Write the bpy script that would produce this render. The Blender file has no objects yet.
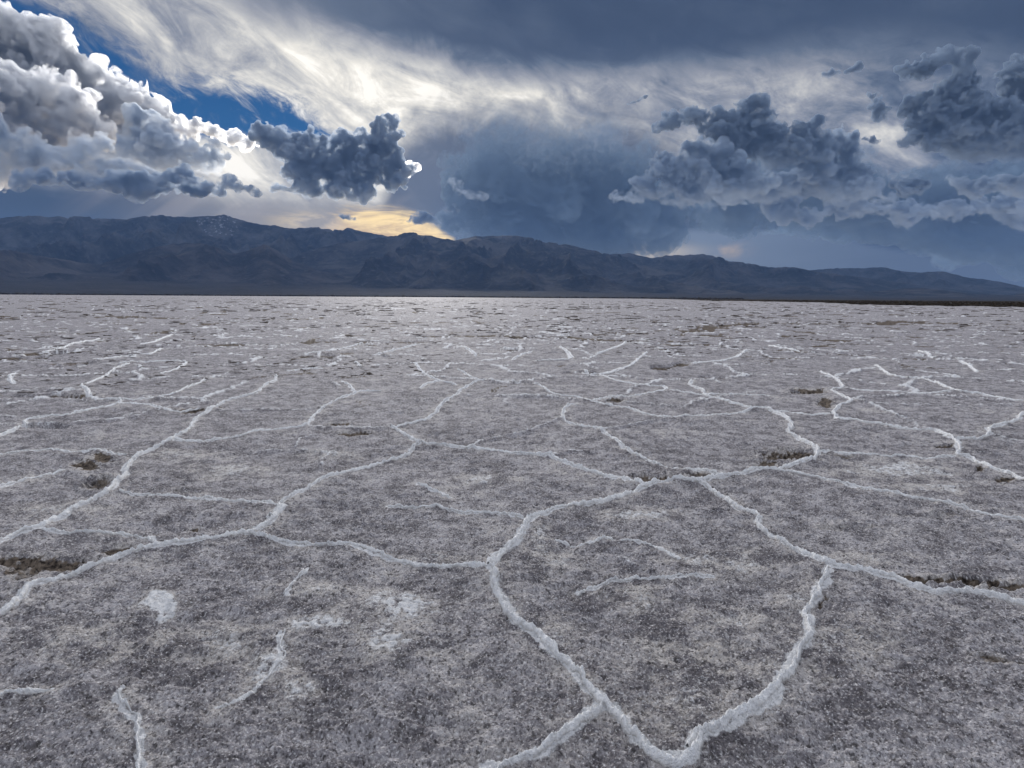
import bpy, bmesh, math, random
import numpy as np
from mathutils import Vector, Matrix

scene = bpy.context.scene
COL = scene.collection
R = math.radians

# ------------------------------------------------------------------ camera
FPX = 626.0
PITCH = math.atan((384 - 297.5) / FPX)
ROLL = math.atan(6.5 / 1024)
CAM = np.array([0.0, 0.0, 1.5])
_f = np.array([0, math.cos(PITCH), -math.sin(PITCH)])
_r0 = np.array([1.0, 0, 0])
_u0 = np.array([0, math.sin(PITCH), math.cos(PITCH)])
_r = math.cos(ROLL) * _r0 + math.sin(ROLL) * _u0
_u = -math.sin(ROLL) * _r0 + math.cos(ROLL) * _u0

cam_data = bpy.data.cameras.new("camera")
cam = bpy.data.objects.new("camera", cam_data)
COL.objects.link(cam)
cam_data.sensor_width = 36.0
cam_data.lens = FPX / 1024 * 36.0
cam_data.clip_start = 0.05
cam_data.clip_end = 300000
M = Matrix.Identity(4)
for i in range(3):
    M[i][0], M[i][1], M[i][2], M[i][3] = _r[i], _u[i], -_f[i], CAM[i]
cam.matrix_world = M
scene.camera = cam


def ray(px, py):
    d = _f * FPX + _r * (px - 512) + _u * (384 - py)
    return d / np.linalg.norm(d)


def azel(px, py):
    d = ray(px, py)
    return math.degrees(math.atan2(d[0], d[1])), math.degrees(math.asin(d[2]))


def ground_pt(px, py):
    d = ray(px, py)
    t = -CAM[2] / min(d[2], -1e-4)
    return CAM[:2] + d[:2] * t


def tag(o, label=None, cat=None, group=None, kind=None):
    if label: o["label"] = label
    if cat: o["category"] = cat
    if group: o["group"] = group
    if kind: o["kind"] = kind
    return o


# ------------------------------------------------------------------ noise
_rng = np.random.RandomState(7)
_P = np.concatenate([_rng.permutation(512)] * 3).astype(np.int32)
_G2 = np.stack([np.cos(np.arange(512) * 2.39996), np.sin(np.arange(512) * 2.39996)], 1).astype(np.float32)
_G3 = _rng.normal(size=(512, 3)).astype(np.float32)
_G3 /= np.linalg.norm(_G3, axis=1, keepdims=True)


def perlin2(x, y):
    x = np.asarray(x, np.float64); y = np.asarray(y, np.float64)
    xf = np.floor(x); yf = np.floor(y)
    xi = xf.astype(np.int64) & 511; yi = yf.astype(np.int64) & 511
    fx = (x - xf).astype(np.float32); fy = (y - yf).astype(np.float32)
    u = fx * fx * fx * (fx * (fx * 6 - 15) + 10); v = fy * fy * fy * (fy * (fy * 6 - 15) + 10)

    def g(dx, dy):
        h = _P[_P[xi + dx] + yi + dy]
        return _G2[h, 0] * (fx - dx) + _G2[h, 1] * (fy - dy)
    a = g(0, 0); b = g(1, 0); c = g(0, 1); d = g(1, 1)
    return ((a + u * (b - a)) * (1 - v) + (c + u * (d - c)) * v) * 1.5


def perlin3(p):
    pf = np.floor(p); pi = pf.astype(np.int64) & 511
    f = (p - pf).astype(np.float32)
    w = f * f * f * (f * (f * 6 - 15) + 10)
    out = 0
    for dx in (0, 1):
        for dy in (0, 1):
            for dz in (0, 1):
                h = _P[_P[_P[pi[:, 0] + dx] + pi[:, 1] + dy] + pi[:, 2] + dz]
                g = _G3[h]
                dot = g[:, 0] * (f[:, 0] - dx) + g[:, 1] * (f[:, 1] - dy) + g[:, 2] * (f[:, 2] - dz)
                wx = w[:, 0] if dx else 1 - w[:, 0]
                wy = w[:, 1] if dy else 1 - w[:, 1]
                wz = w[:, 2] if dz else 1 - w[:, 2]
                out = out + dot * wx * wy * wz
    return out * 1.5


def fbm2(x, y, octv=4, gain=0.5, off=0.0):
    s = 0; a = 1.0; n = 0
    for i in range(octv):
        s = s + a * perlin2(x * 2 ** i + off + 17.3 * i, y * 2 ** i + off * 1.7 + 9.1 * i)
        n += a; a *= gain
    return s / n


def sstep(a, b, x):
    t = np.clip((x - a) / (b - a), 0, 1)
    return t * t * (3 - 2 * t)


def grid_mesh(name, X, Y, Z, wrap=False):
    nr, nc = X.shape
    co = np.stack([X, Y, Z], -1).reshape(-1, 3).astype(np.float32)
    idx = np.arange(nr * nc).reshape(nr, nc)
    if wrap:
        idx = np.concatenate([idx, idx[:, :1]], 1)
    a = idx[:-1, :-1]; b = idx[:-1, 1:]; c = idx[1:, 1:]; d = idx[1:, :-1]
    q = np.stack([a, b, c, d], -1).reshape(-1, 4).astype(np.int32)
    me = bpy.data.meshes.new(name)
    me.vertices.add(len(co)); me.vertices.foreach_set("co", co.ravel())
    me.loops.add(q.size); me.loops.foreach_set("vertex_index", q.ravel())
    me.polygons.add(len(q))
    me.polygons.foreach_set("loop_start", np.arange(0, q.size, 4, dtype=np.int32))
    me.polygons.foreach_set("use_smooth", np.ones(len(q), bool))
    me.update(calc_edges=True)
    me.validate()
    return me


def add_attr(me, name, vals):
    a = me.attributes.new(name, 'FLOAT', 'POINT')
    a.data.foreach_set("value", np.asarray(vals, np.float32).ravel())


def link(name, me, mat=None):
    o = bpy.data.objects.new(name, me)
    COL.objects.link(o)
    if mat: me.materials.append(mat)
    return o


# ------------------------------------------------------------------ node helper
class NT:
    def __init__(s, tree):
        s.t = tree; s.n = tree.nodes; s.l = tree.links

    def node(s, typ, **kw):
        n = s.n.new(typ)
        for k, v in kw.items(): setattr(n, k, v)
        return n

    def put(s, sock, v):
        if hasattr(v, "is_output") or isinstance(v, bpy.types.NodeSocket): s.l.new(v, sock)
        elif v is not None: sock.default_value = v

    def math(s, op, a, b=None, c=None, clamp=False):
        n = s.node('ShaderNodeMath', operation=op, use_clamp=clamp)
        for i, v in enumerate((a, b, c)):
            if v is not None: s.put(n.inputs[i], v)
        return n.outputs[0]

    def add(s, a, b): return s.math('ADD', a, b)
    def sub(s, a, b): return s.math('SUBTRACT', a, b)
    def mul(s, a, b): return s.math('MULTIPLY', a, b)

    def ss(s, x, lo, hi, tlo=0.0, thi=1.0):
        n = s.node('ShaderNodeMapRange', interpolation_type='SMOOTHSTEP')
        s.put(n.inputs[0], x)
        for i, v in enumerate((lo, hi, tlo, thi)): s.put(n.inputs[i + 1], v)
        return n.outputs[0]

    def mix(s, f, a, b, blend='MIX'):
        n = s.node('ShaderNodeMix', data_type='RGBA', blend_type=blend)
        s.put(n.inputs[0], f)
        for sock, v in ((n.inputs[6], a), (n.inputs[7], b)):
            if isinstance(v, (tuple, list)): sock.default_value = (*v[:3], 1)
            else: s.l.new(v, sock)
        return n.outputs[2]

    def vec(s, x, y, z=0.0):
        n = s.node('ShaderNodeCombineXYZ')
        for i, v in enumerate((x, y, z)): s.put(n.inputs[i], v)
        return n.outputs[0]

    def noise(s, v, scale, detail=4.0, rough=0.5, dist=0.0, ntype='FBM', dims='3D'):
        n = s.node('ShaderNodeTexNoise', noise_dimensions=dims, noise_type=ntype)
        s.l.new(v, n.inputs['Vector'])
        n.inputs['Scale'].default_value = scale
        n.inputs['Detail'].default_value = detail
        n.inputs['Roughness'].default_value = rough
        n.inputs['Distortion'].default_value = dist
        return n.outputs[0]

    def attr(s, name):
        n = s.node('ShaderNodeAttribute', attribute_name=name)
        return n.outputs['Fac']


def srgb(r, g, b):
    def f(c):
        c /= 255.0
        return c / 12.92 if c <= 0.04045 else ((c + 0.055) / 1.055) ** 2.4
    return (f(r), f(g), f(b))


def new_mat(name):
    m = bpy.data.materials.new(name); m.use_nodes = True
    m.node_tree.nodes.clear()
    t = NT(m.node_tree)
    out = t.node('ShaderNodeOutputMaterial')
    return m, t, out

# ------------------------------------------------------------------ traced salt ridges (photo pixels -> points on the flat)
# (points, half width in m, height in m, label)
RIDGES = [
 ([(-30,560),(0,546),(20,537),(40,531),(57,521),(75,512),(87,506),(105,496),(112,491),(125,475),(129,464),(137,456),(155,449),(175,440),(190,430),(197,419),(204,415),(215,409),(225,402),(240,398),(255,394),(268,384),(275,381),(277,376)], .055,.05,
  "long white salt ridge climbing diagonally past the brown broken crust on the left"),
 ([(288,372),(306,370),(322,369)], .05,.04, "short faint salt ridge at the far end of the long left diagonal ridge"),
 ([(-30,632),(0,619),(20,604),(34,591),(54,584),(81,574),(107,564),(134,555),(155,550),(175,547),(202,544),(232,539),(252,534),(269,525),(279,515),(284,510),(271,522),(278,514),(281,506),(293,496),(306,490),(321,482),(333,477),(348,473),(366,469),(383,464),(398,460),(408,455),(413,449),(420,445)], .05,.05,
  "long white salt ridge from the lower left edge up to the fork in mid distance"),
 ([(391,430),(396,431),(406,437),(420,445),(431,446),(446,447),(461,449),(473,449),(491,452),(506,454),(512,455),(532,457),(549,459),(562,464),(579,469),(597,475),(612,480),(624,481),(634,485),(644,488)], .05,.045,
  "white salt ridge running right from the middle fork to the central dark hollow"),
 ([(391,430),(403,426),(416,423),(426,421),(436,412),(441,405),(448,399),(456,395),(460,390),(468,386),(477,382),(485,382),(473,379),(466,374),(458,370)], .055,.045,
  "white salt ridge zigzagging from the middle fork up towards the horizon"),
 ([(249,537),(262,538),(282,543),(302,546),(322,547),(340,546),(360,547),(377,553),(394,560),(414,566),(441,569),(468,570),(488,573)], .035,.04,
  "gently curved white salt ridge joining the left ridge to the central junction"),
 ([(489,573),(498,560),(508,550),(521,537),(525,526),(535,517),(555,511),(577,507),(599,504),(617,499),(632,494),(644,489),(659,486),(674,484),(687,485),(699,486),(709,482),(724,479),(742,475),(754,471),(775,471),(790,467),(811,463),(818,457),(813,449),(803,443),(788,434),(792,429),(788,421),(783,417),(768,411),(752,410),(737,405),(722,401),(704,396),(703,391),(689,385),(692,381)], .055,.055,
  "longest white salt ridge arcing from the central junction around the hollow on the right"),
 ([(489,573),(493,577),(496,591),(501,602),(511,621),(528,631),(542,644),(558,660),(575,675),(589,695),(599,705),(615,718),(632,738),(652,759),(666,767),(680,768),(690,760),(700,742)], .05,.06,
  "thick white salt ridge descending from the central junction to the bottom point of the V"),
 ([(600,706),(592,718),(572,732),(552,749),(538,760),(508,767),(490,774)], .045,.045,
  "short white salt ridge branching to the bottom edge left of the V"),
 ([(690,756),(700,742),(724,732),(740,718),(761,710),(777,691),(794,671),(804,648),(808,631),(804,614),(814,601),(824,580),(828,573)], .05,.055,
  "thick crumbly white salt ridge forming the right arm of the big V"),
 ([(699,486),(712,492),(729,502),(737,509),(749,514),(758,519),(756,525),(764,533),(784,547),(808,559),(834,570),(865,574),(892,581),(915,589),(942,595),(969,596),(996,600),(1024,609),(1060,622)], .045,.05,
  "white salt ridge running from the centre to the right edge below the long dark hollow"),
 ([(775,471),(783,472),(805,476),(825,480),(843,484),(863,489),(885,492),(908,497),(930,501),(953,506),(975,512),(993,517),(1023,522),(1060,528)], .03,.03,
  "long straight thin salt ridge running to the right edge above the long dark hollow"),
 ([(818,455),(843,455),(863,456),(885,457),(918,458),(953,458)], .025,.025, "thin level salt ridge between the looped hollow and the right fork"),
 ([(820,372),(830,376),(838,381),(843,389),(829,390),(840,395),(850,402),(840,406),(834,411),(835,415),(838,420),(853,421),(868,424),(883,426),(900,429),(918,431),(933,432),(945,437),(954,441),(960,449),(957,457),(968,459),(980,465),(995,471),(1008,475),(1023,481),(1050,488)], .05,.045,
  "crooked white salt ridge with a kinked end beside a small dark pit on the right"),
 ([(954,440),(973,440),(988,437),(990,430),(1003,426),(1018,421),(1023,414),(1045,408)], .05,.045, "white salt ridge stepping up to the right edge from the right fork"),
 ([(768,412),(793,413),(813,416),(830,415)], .03,.03, "short level salt ridge joining the looped ridge to the small dark pit"),
 ([(843,389),(868,391),(893,392),(923,393),(953,392)], .03,.03, "thin level salt ridge running right from the kinked ridge"),
 ([(908,379),(918,379),(930,381),(943,386),(958,392),(988,396),(1008,399),(1023,401),(1060,404)], .05,.04, "far salt ridge sloping down to the right edge of the flat"),
 ([(577,405),(569,406),(563,411),(563,420),(572,425),(589,429),(602,432),(614,440),(622,446),(632,454),(647,461),(662,467),(682,470),(707,473),(724,477)], .04,.04,
  "hook shaped white salt ridge curling down towards the central dark hollow"),
 ([(512,382),(537,385),(547,391),(559,396),(577,397),(589,401),(612,406),(632,409),(647,415),(667,418),(687,417),(712,416),(732,415),(752,411)], .04,.035,
  "thin salt ridge sagging across the middle distance behind the hook shaped ridge"),
 ([(584,370),(597,374),(612,380),(632,384),(652,387),(664,387),(666,391),(654,393),(637,396),(612,397),(592,401)], .04,.035, "far salt ridge folding back on itself behind the sagging thin ridge"),
 ([(672,391),(687,394),(704,396),(722,395),(768,396)], .03,.03, "faint level salt ridge beyond the top of the looped ridge"),
 ([(-25,446),(0,436),(15,430),(25,426),(27,420),(50,417),(67,416),(82,412),(105,408),(120,405),(122,402),(140,401),(160,397),(177,394),(185,389),(197,384),(205,380)], .045,.04,
  "white salt ridge rising from the left edge beyond the thin level ridges"),
 ([(122,403),(100,401),(90,397),(86,389),(82,386),(95,381),(107,376),(112,371),(120,367),(130,364)], .06,.045, "crooked far salt ridge winding up the left side of the flat"),
 ([(122,405),(145,405),(157,407),(172,412),(185,411),(200,411)], .035,.03, "short thin salt ridge joining the left ridges near a brown crack"),
 ([(-20,458),(0,456),(25,453),(50,451),(75,452),(100,451),(112,453),(125,456)], .025,.025, "thin level salt ridge meeting the left diagonal ridge above the brown broken crust"),
 ([(-20,495),(0,489),(15,484),(32,479),(50,475),(65,471)], .025,.025, "faint thin salt ridge left of the brown broken crust"),
 ([(42,532),(65,535),(87,535),(107,534),(125,534),(137,537),(150,542),(157,549)], .025,.03, "arched thin salt ridge bridging the two big ridges above the brown hollows on the left"),
 ([(120,495),(150,496),(175,497),(192,500),(207,499),(225,501),(255,502),(278,507)], .02,.02, "faint level salt ridge between the two big left ridges"),
 ([(175,442),(200,442),(220,440),(240,437),(256,432),(273,431),(291,429),(306,428),(310,421),(316,415),(323,410),(331,404),(341,399),(356,394),(363,392),(381,392)], .04,.035,
  "thin salt ridge leaving the left diagonal ridge and turning up in the middle distance"),
 ([(356,394),(353,391),(350,386),(342,382)], .045,.035, "tiny spur of salt at the top of the thin turning ridge"),
 ([(388,507),(411,509),(436,508),(448,512),(471,514),(491,514),(512,517),(524,519)], .028,.03, "low pale salt ridge reaching the bend above the central junction"),
 ([(416,485),(428,489),(441,495),(450,499)], .03,.025, "tiny slanting salt ridge below the middle fork"),
 ([(575,594),(589,591),(609,582),(632,581),(662,581),(690,577),(714,576)], .022,.025, "small slanting salt ridge inside the big V polygon"),
 ([(555,541),(582,543),(605,539),(626,542),(652,547),(676,560)], .018,.02, "faint arched salt ridge in the upper part of the big V polygon"),
 ([(-20,700),(0,697),(23,695),(49,693)], .02,.025, "short white salt smear on the left edge near the bottom"),
 ([(118,694),(120,698),(126,708),(134,718),(138,725),(139,742),(141,759),(138,775)], .02,.025, "thin wriggling salt vein running off the bottom at lower left"),
 ([(304,570),(296,582),(291,590),(286,596)], .02,.02, "short salt vein below the curved ridge left of centre"),
 ([(284,632),(282,651),(284,660),(276,672),(262,685),(249,698),(218,712)], .014,.016, "fine broken salt vein crossing the pale patch at lower left"),
 ([(22,355),(57,350),(75,344),(100,339)], .08,.05, "far salt ridge near the left edge just before the brown cracks"),
 ([(97,361),(110,359),(135,355),(150,354),(162,349)], .08,.05, "far salt ridge ending in a white tip left of the brown crack line"),
 ([(140,345),(155,342),(172,335)], .1,.06, "farthest short salt ridge on the left part of the flat"),
 ([(160,374),(175,370),(183,366),(185,362),(160,362),(120,363)], .06,.045, "far salt ridge with a hooked end at left of centre"),
 ([(12,384),(10,377),(15,374)], .07,.05, "small isolated salt knot at the left edge"),
 ([(306,354),(338,350),(363,344)], .09,.05, "far slanting salt ridge beneath the long brown crack"),
 ([(376,355),(396,350),(421,344)], .09,.05, "far slanting salt ridge right of its twin beneath the long brown crack"),
 ([(355,362),(358,364),(360,367)], .08,.05, "tiny far salt hook in the middle of the flat"),
 ([(416,364),(420,370),(428,376),(441,382),(456,385)], .06,.045, "far salt ridge slanting down to the right at left of centre"),
 ([(441,382),(428,384),(420,389)], .05,.04, "short far salt spur turning back below the slanting ridge"),
 ([(461,346),(470,350),(476,356)], .09,.05, "far short salt ridge slanting right near the centre line"),
 ([(512,360),(520,356),(532,352)], .08,.05, "far short salt ridge rising to the right near the centre"),
 ([(560,347),(568,352),(570,359),(537,361)], .08,.05, "far boxed corner of salt right of the centre line"),
 ([(597,354),(617,347),(627,342)], .09,.05, "far salt ridge slanting up to the brown crack band"),
 ([(574,371),(597,375),(630,366),(647,352)], .06,.04, "far bent salt ridge right of centre"),
 ([(692,364),(732,359),(747,351)], .08,.05, "far salt ridge curving up at right of centre"),
 ([(768,346),(785,349),(803,352)], .09,.05, "far pale salt ridge slanting down on the right"),
 ([(875,366),(883,371),(890,376),(908,379)], .07,.05, "bright short salt ridge on the far right part of the flat"),
 ([(918,351),(928,354),(933,359)], .09,.05, "bright far salt knot near the right edge"),
 ([(960,362),(968,365),(977,372)], .08,.05, "branching white salt tuft near the right edge"),
]
# faint ridges kept inside the flat's own crust
FAINT = [
 ([(0,400),(60,400),(120,403)],.03), ([(0,417),(27,417)],.03), ([(27,425),(70,424),(140,417)],.03),
 ([(0,387),(30,388),(80,391)],.04), ([(205,380),(230,373),(277,372)],.03), ([(256,411),(300,411),(323,409)],.03),
 ([(200,411),(256,412)],.03), ([(485,382),(512,382)],.04), ([(460,395),(490,397),(559,397)],.03),
 ([(391,430),(340,430),(306,428)],.03), ([(549,459),(570,453),(590,452)],.025), ([(473,449),(480,443),(500,438)],.025),
 ([(563,420),(530,432),(512,436)],.02), ([(120,495),(100,497)],.02), ([(256,452),(300,451),(335,455)],.02),
 ([(850,402),(900,405),(960,406),(1023,404)],.03), ([(988,437),(1023,443)],.03), ([(953,392),(1023,398)],.03),
 ([(687,417),(640,424),(600,432)],.02), ([(752,411),(768,411)],.03), ([(324,470),(320,462),(330,455)],.02), ([(296,448),(300,440),(320,436)],.02),
 ([(618,560),(650,575)],.012),
]
# hollows: centre, half sizes in px, depth m, brown 0..1
PITS = [
 (792,457,26,5,.10,.8),(766,467,10,4,.06,.7),(655,481,26,4,.08,.75),(702,477,16,2.5,.04,.5),(908,579,12,3,.03,.9),(930,581,20,3.6,.06,1.0),(960,584,22,4,.07,1.0),(990,587,20,4.4,.07,1.0),(1018,591,20,4.6,.06,1.0),(1050,596,22,4.6,.06,.9),
 (97,484,13,6,.10,.6),(88,466,10,6,.05,.9),(100,458,10,4,.04,.8),(50,566,40,6,.05,.75),(120,552,20,5,.045,.75),(20,572,22,7,.03,.55),(818,604,6,8,.05,1.0),
 (341,425,9,1.5,.06,1.0),(357,435,16,2,.05,.7),(615,401,8,1.6,.07,1.0),(812,391,17,2.5,.05,.8),(826,402,8,4,.07,.8),(948,447,12,2,.05,.7),(980,470,5,3,.06,1.0),
 (197,529,6,2,.01,.9),(190,411,14,2,.05,.9),(215,409,8,1.5,.04,.9),(75,397,26,1.6,.06,.8),(1006,660,22,4,.02,.5),(436,612,10,4,.0,.0),
 (845,457,10,2,.04,.5),(186,492,12,3,.03,.35),(430,655,12,4,.0,.35),(600,742,10,4,.0,.0),(705,660,60,18,.0,.12),(100,640,60,14,.0,.1),
 (1000,480,14,2,.03,.7),(935,515,30,2,.03,.4),(850,527,26,2,.03,.35),(955,503,20,1.5,.03,.4),
]
# pale blooms of fresh salt: centre, half sizes in px, strength
WHITE = [(163,603,16,12,.75),(398,606,42,13,.5),(385,640,30,18,.42),(275,668,22,20,.5),(318,624,30,8,.45),(230,640,40,14,.3),(300,690,20,16,.35),(560,640,14,18,.3),
 (640,600,18,14,.3),(690,700,30,30,.25),(560,560,20,8,.3),(745,565,25,10,.35),(900,470,50,8,.42),(940,488,40,5,.35),(640,515,30,5,.4),(700,560,30,6,.3),(330,590,40,6,.3),(430,560,30,5,.25),
 (60,640,30,12,.2),(230,470,30,6,.35),(330,455,20,4,.35),(480,480,24,5,.35),(540,540,10,20,.3),(860,560,40,6,.25),(790,600,14,10,.35),(830,650,16,20,.25),(60,510,40,6,.3),(180,455,30,4,.3),(860,640,30,20,.2),(730,620,40,12,.25)]
# far brown cracks: polyline px, half thickness px, strength
STREAKS = [
 ([(-20,358),(32,357)],1.4,.9),([(32,354),(60,352)],1,.7),([(35,367),(60,365.5)],1,.95),([(60,365),(97,362)],.7,.7),([(60,353),(120,348),(160,346)],1.2,.6),
 ([(205,345),(257,344)],1.3,1),([(160,347),(205,346)],.7,.6),([(292,343),(315,341.5),(360,342),(425,342)],1,.9),([(427,336),(470,336),(495,335),(540,337)],1.1,1),
 ([(290,358),(320,354),(330,357)],1.3,.6),([(345,326),(395,326)],.7,.9),([(310,327),(345,326)],.5,.6),([(287,318.5),(304,318.5)],.9,.9),([(350,313),(415,313)],.6,.6),
 ([(425,322),(445,322)],.9,.8),([(465,322),(490,322)],.8,.8),([(512,337),(560,336),(600,339),(630,340)],1.5,.7),([(610,334),(635,333)],1.2,.8),([(565,313),(635,312)],.7,.7),
 ([(675,344.5),(707,344.5)],1.1,1),([(690,331),(710,326),(760,322)],1.6,.7),([(740,322),(770,322)],.9,.7),([(768,323),(828,323.5)],.9,.9),([(878,324),(905,321),(930,323),(970,323)],1.4,.9),
 ([(823,353),(840,354),(856,355)],1.2,1),([(920,356),(1000,359),(1024,360)],.9,.6),([(870,337),(890,336)],.7,.7),([(985,336),(1010,336)],.7,.8),([(1010,347),(1040,347)],.9,.8),
 ([(985,323),(1030,325)],1.2,.7),([(572,372),(592,373)],1.1,.9),([(655,369),(685,363)],1.1,.8),([(680,374),(720,378)],1.1,.8),([(548,353),(562,353)],.9,.7),([(517,350),(530,351)],1.1,.7),([(520,383),(535,384)],1.1,.8),
 ([(108,316.5),(125,317)],.9,.7),([(110,331),(130,330)],.9,.9),([(38,332),(58,331)],.8,.7),([(125,316),(170,318)],.8,.7),([(205,324),(225,322)],.8,.7),([(85,313),(105,313)],.6,.6),([(155,333),(172,330)],.9,.8),
 ([(10,396),(90,397)],1.3,.8),([(25,426),(60,427)],1.2,.5),([(830,390),(795,392)],1,.6),([(20,307),(60,307)],.5,.5),([(140,305),(200,306)],.5,.5),([(290,326),(330,326)],.5,.6),([(790,310),(850,312)],.6,.6),([(800,318),(850,319)],.6,.5),([(905,314),(990,316)],.7,.5),
]


def poly_world(pts):
    return np.array([ground_pt(*p) for p in pts])


def smooth_poly(P, step):
    """Catmull-Rom through P, resampled every `step` metres (or a list of spacings by distance)."""
    if len(P) == 2: P = np.array([P[0], (P[0] + P[1]) / 2, P[1]])
    Q = np.concatenate([[2 * P[0] - P[1]], P, [2 * P[-1] - P[-2]]])
    out = []
    for i in range(1, len(Q) - 2):
        a, b, c, d = Q[i - 1], Q[i], Q[i + 1], Q[i + 2]
        n = max(2, int(np.linalg.norm(c - b) / step(np.linalg.norm(b))))
        for k in range(n):
            s = k / n
            out.append(.5 * ((2 * b) + (c - a) * s + (2 * a - 5 * b + 4 * c - d) * s ** 2 + (3 * b - a - 3 * c + d) * s ** 3))
    out.append(P[-1])
    return np.array(out)


def seg_dist(x, y, P, margin):
    """distance of every (x, y) to polyline P, inf beyond margin."""
    D = np.full(x.shape, 1e9, np.float32)
    box = (x > P[:, 0].min() - margin) & (x < P[:, 0].max() + margin) & (y > P[:, 1].min() - margin) & (y < P[:, 1].max() + margin)
    I = np.nonzero(box)[0]
    if len(I) == 0: return D, I
    xs = x[I]; ys = y[I]; d2 = np.full(len(I), 1e18)
    for i in range(len(P) - 1):
        ax, ay = P[i]; bx, by = P[i + 1]
        vx, vy = bx - ax, by - ay
        L = vx * vx + vy * vy + 1e-12
        s = np.clip(((xs - ax) * vx + (ys - ay) * vy) / L, 0, 1)
        d2 = np.minimum(d2, (xs - ax - s * vx) ** 2 + (ys - ay - s * vy) ** 2)
    D[I] = np.sqrt(d2)
    return D, I


RIDGES = [(p, max(w * (.29 if np.mean([q[1] for q in p]) > 392 else .27), .0017 * np.mean([np.linalg.norm(ground_pt(*q)) for q in p])), h * .5, l) for p, w, h, l in RIDGES]
R_WORLD = [poly_world(r[0]) for r in RIDGES]
F_WORLD = [(poly_world(p), w) for p, w in FAINT]
S_WORLD = []
for p, th, s in STREAKS:
    P = poly_world(p)
    ym = np.mean([q[1] for q in p])
    wid = (ground_pt(p[0][0], p[0][1] - th)[1] - ground_pt(p[0][0], p[0][1] + th)[1]) / 2
    S_WORLD.append((P, min(wid, 1.6), s))


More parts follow.
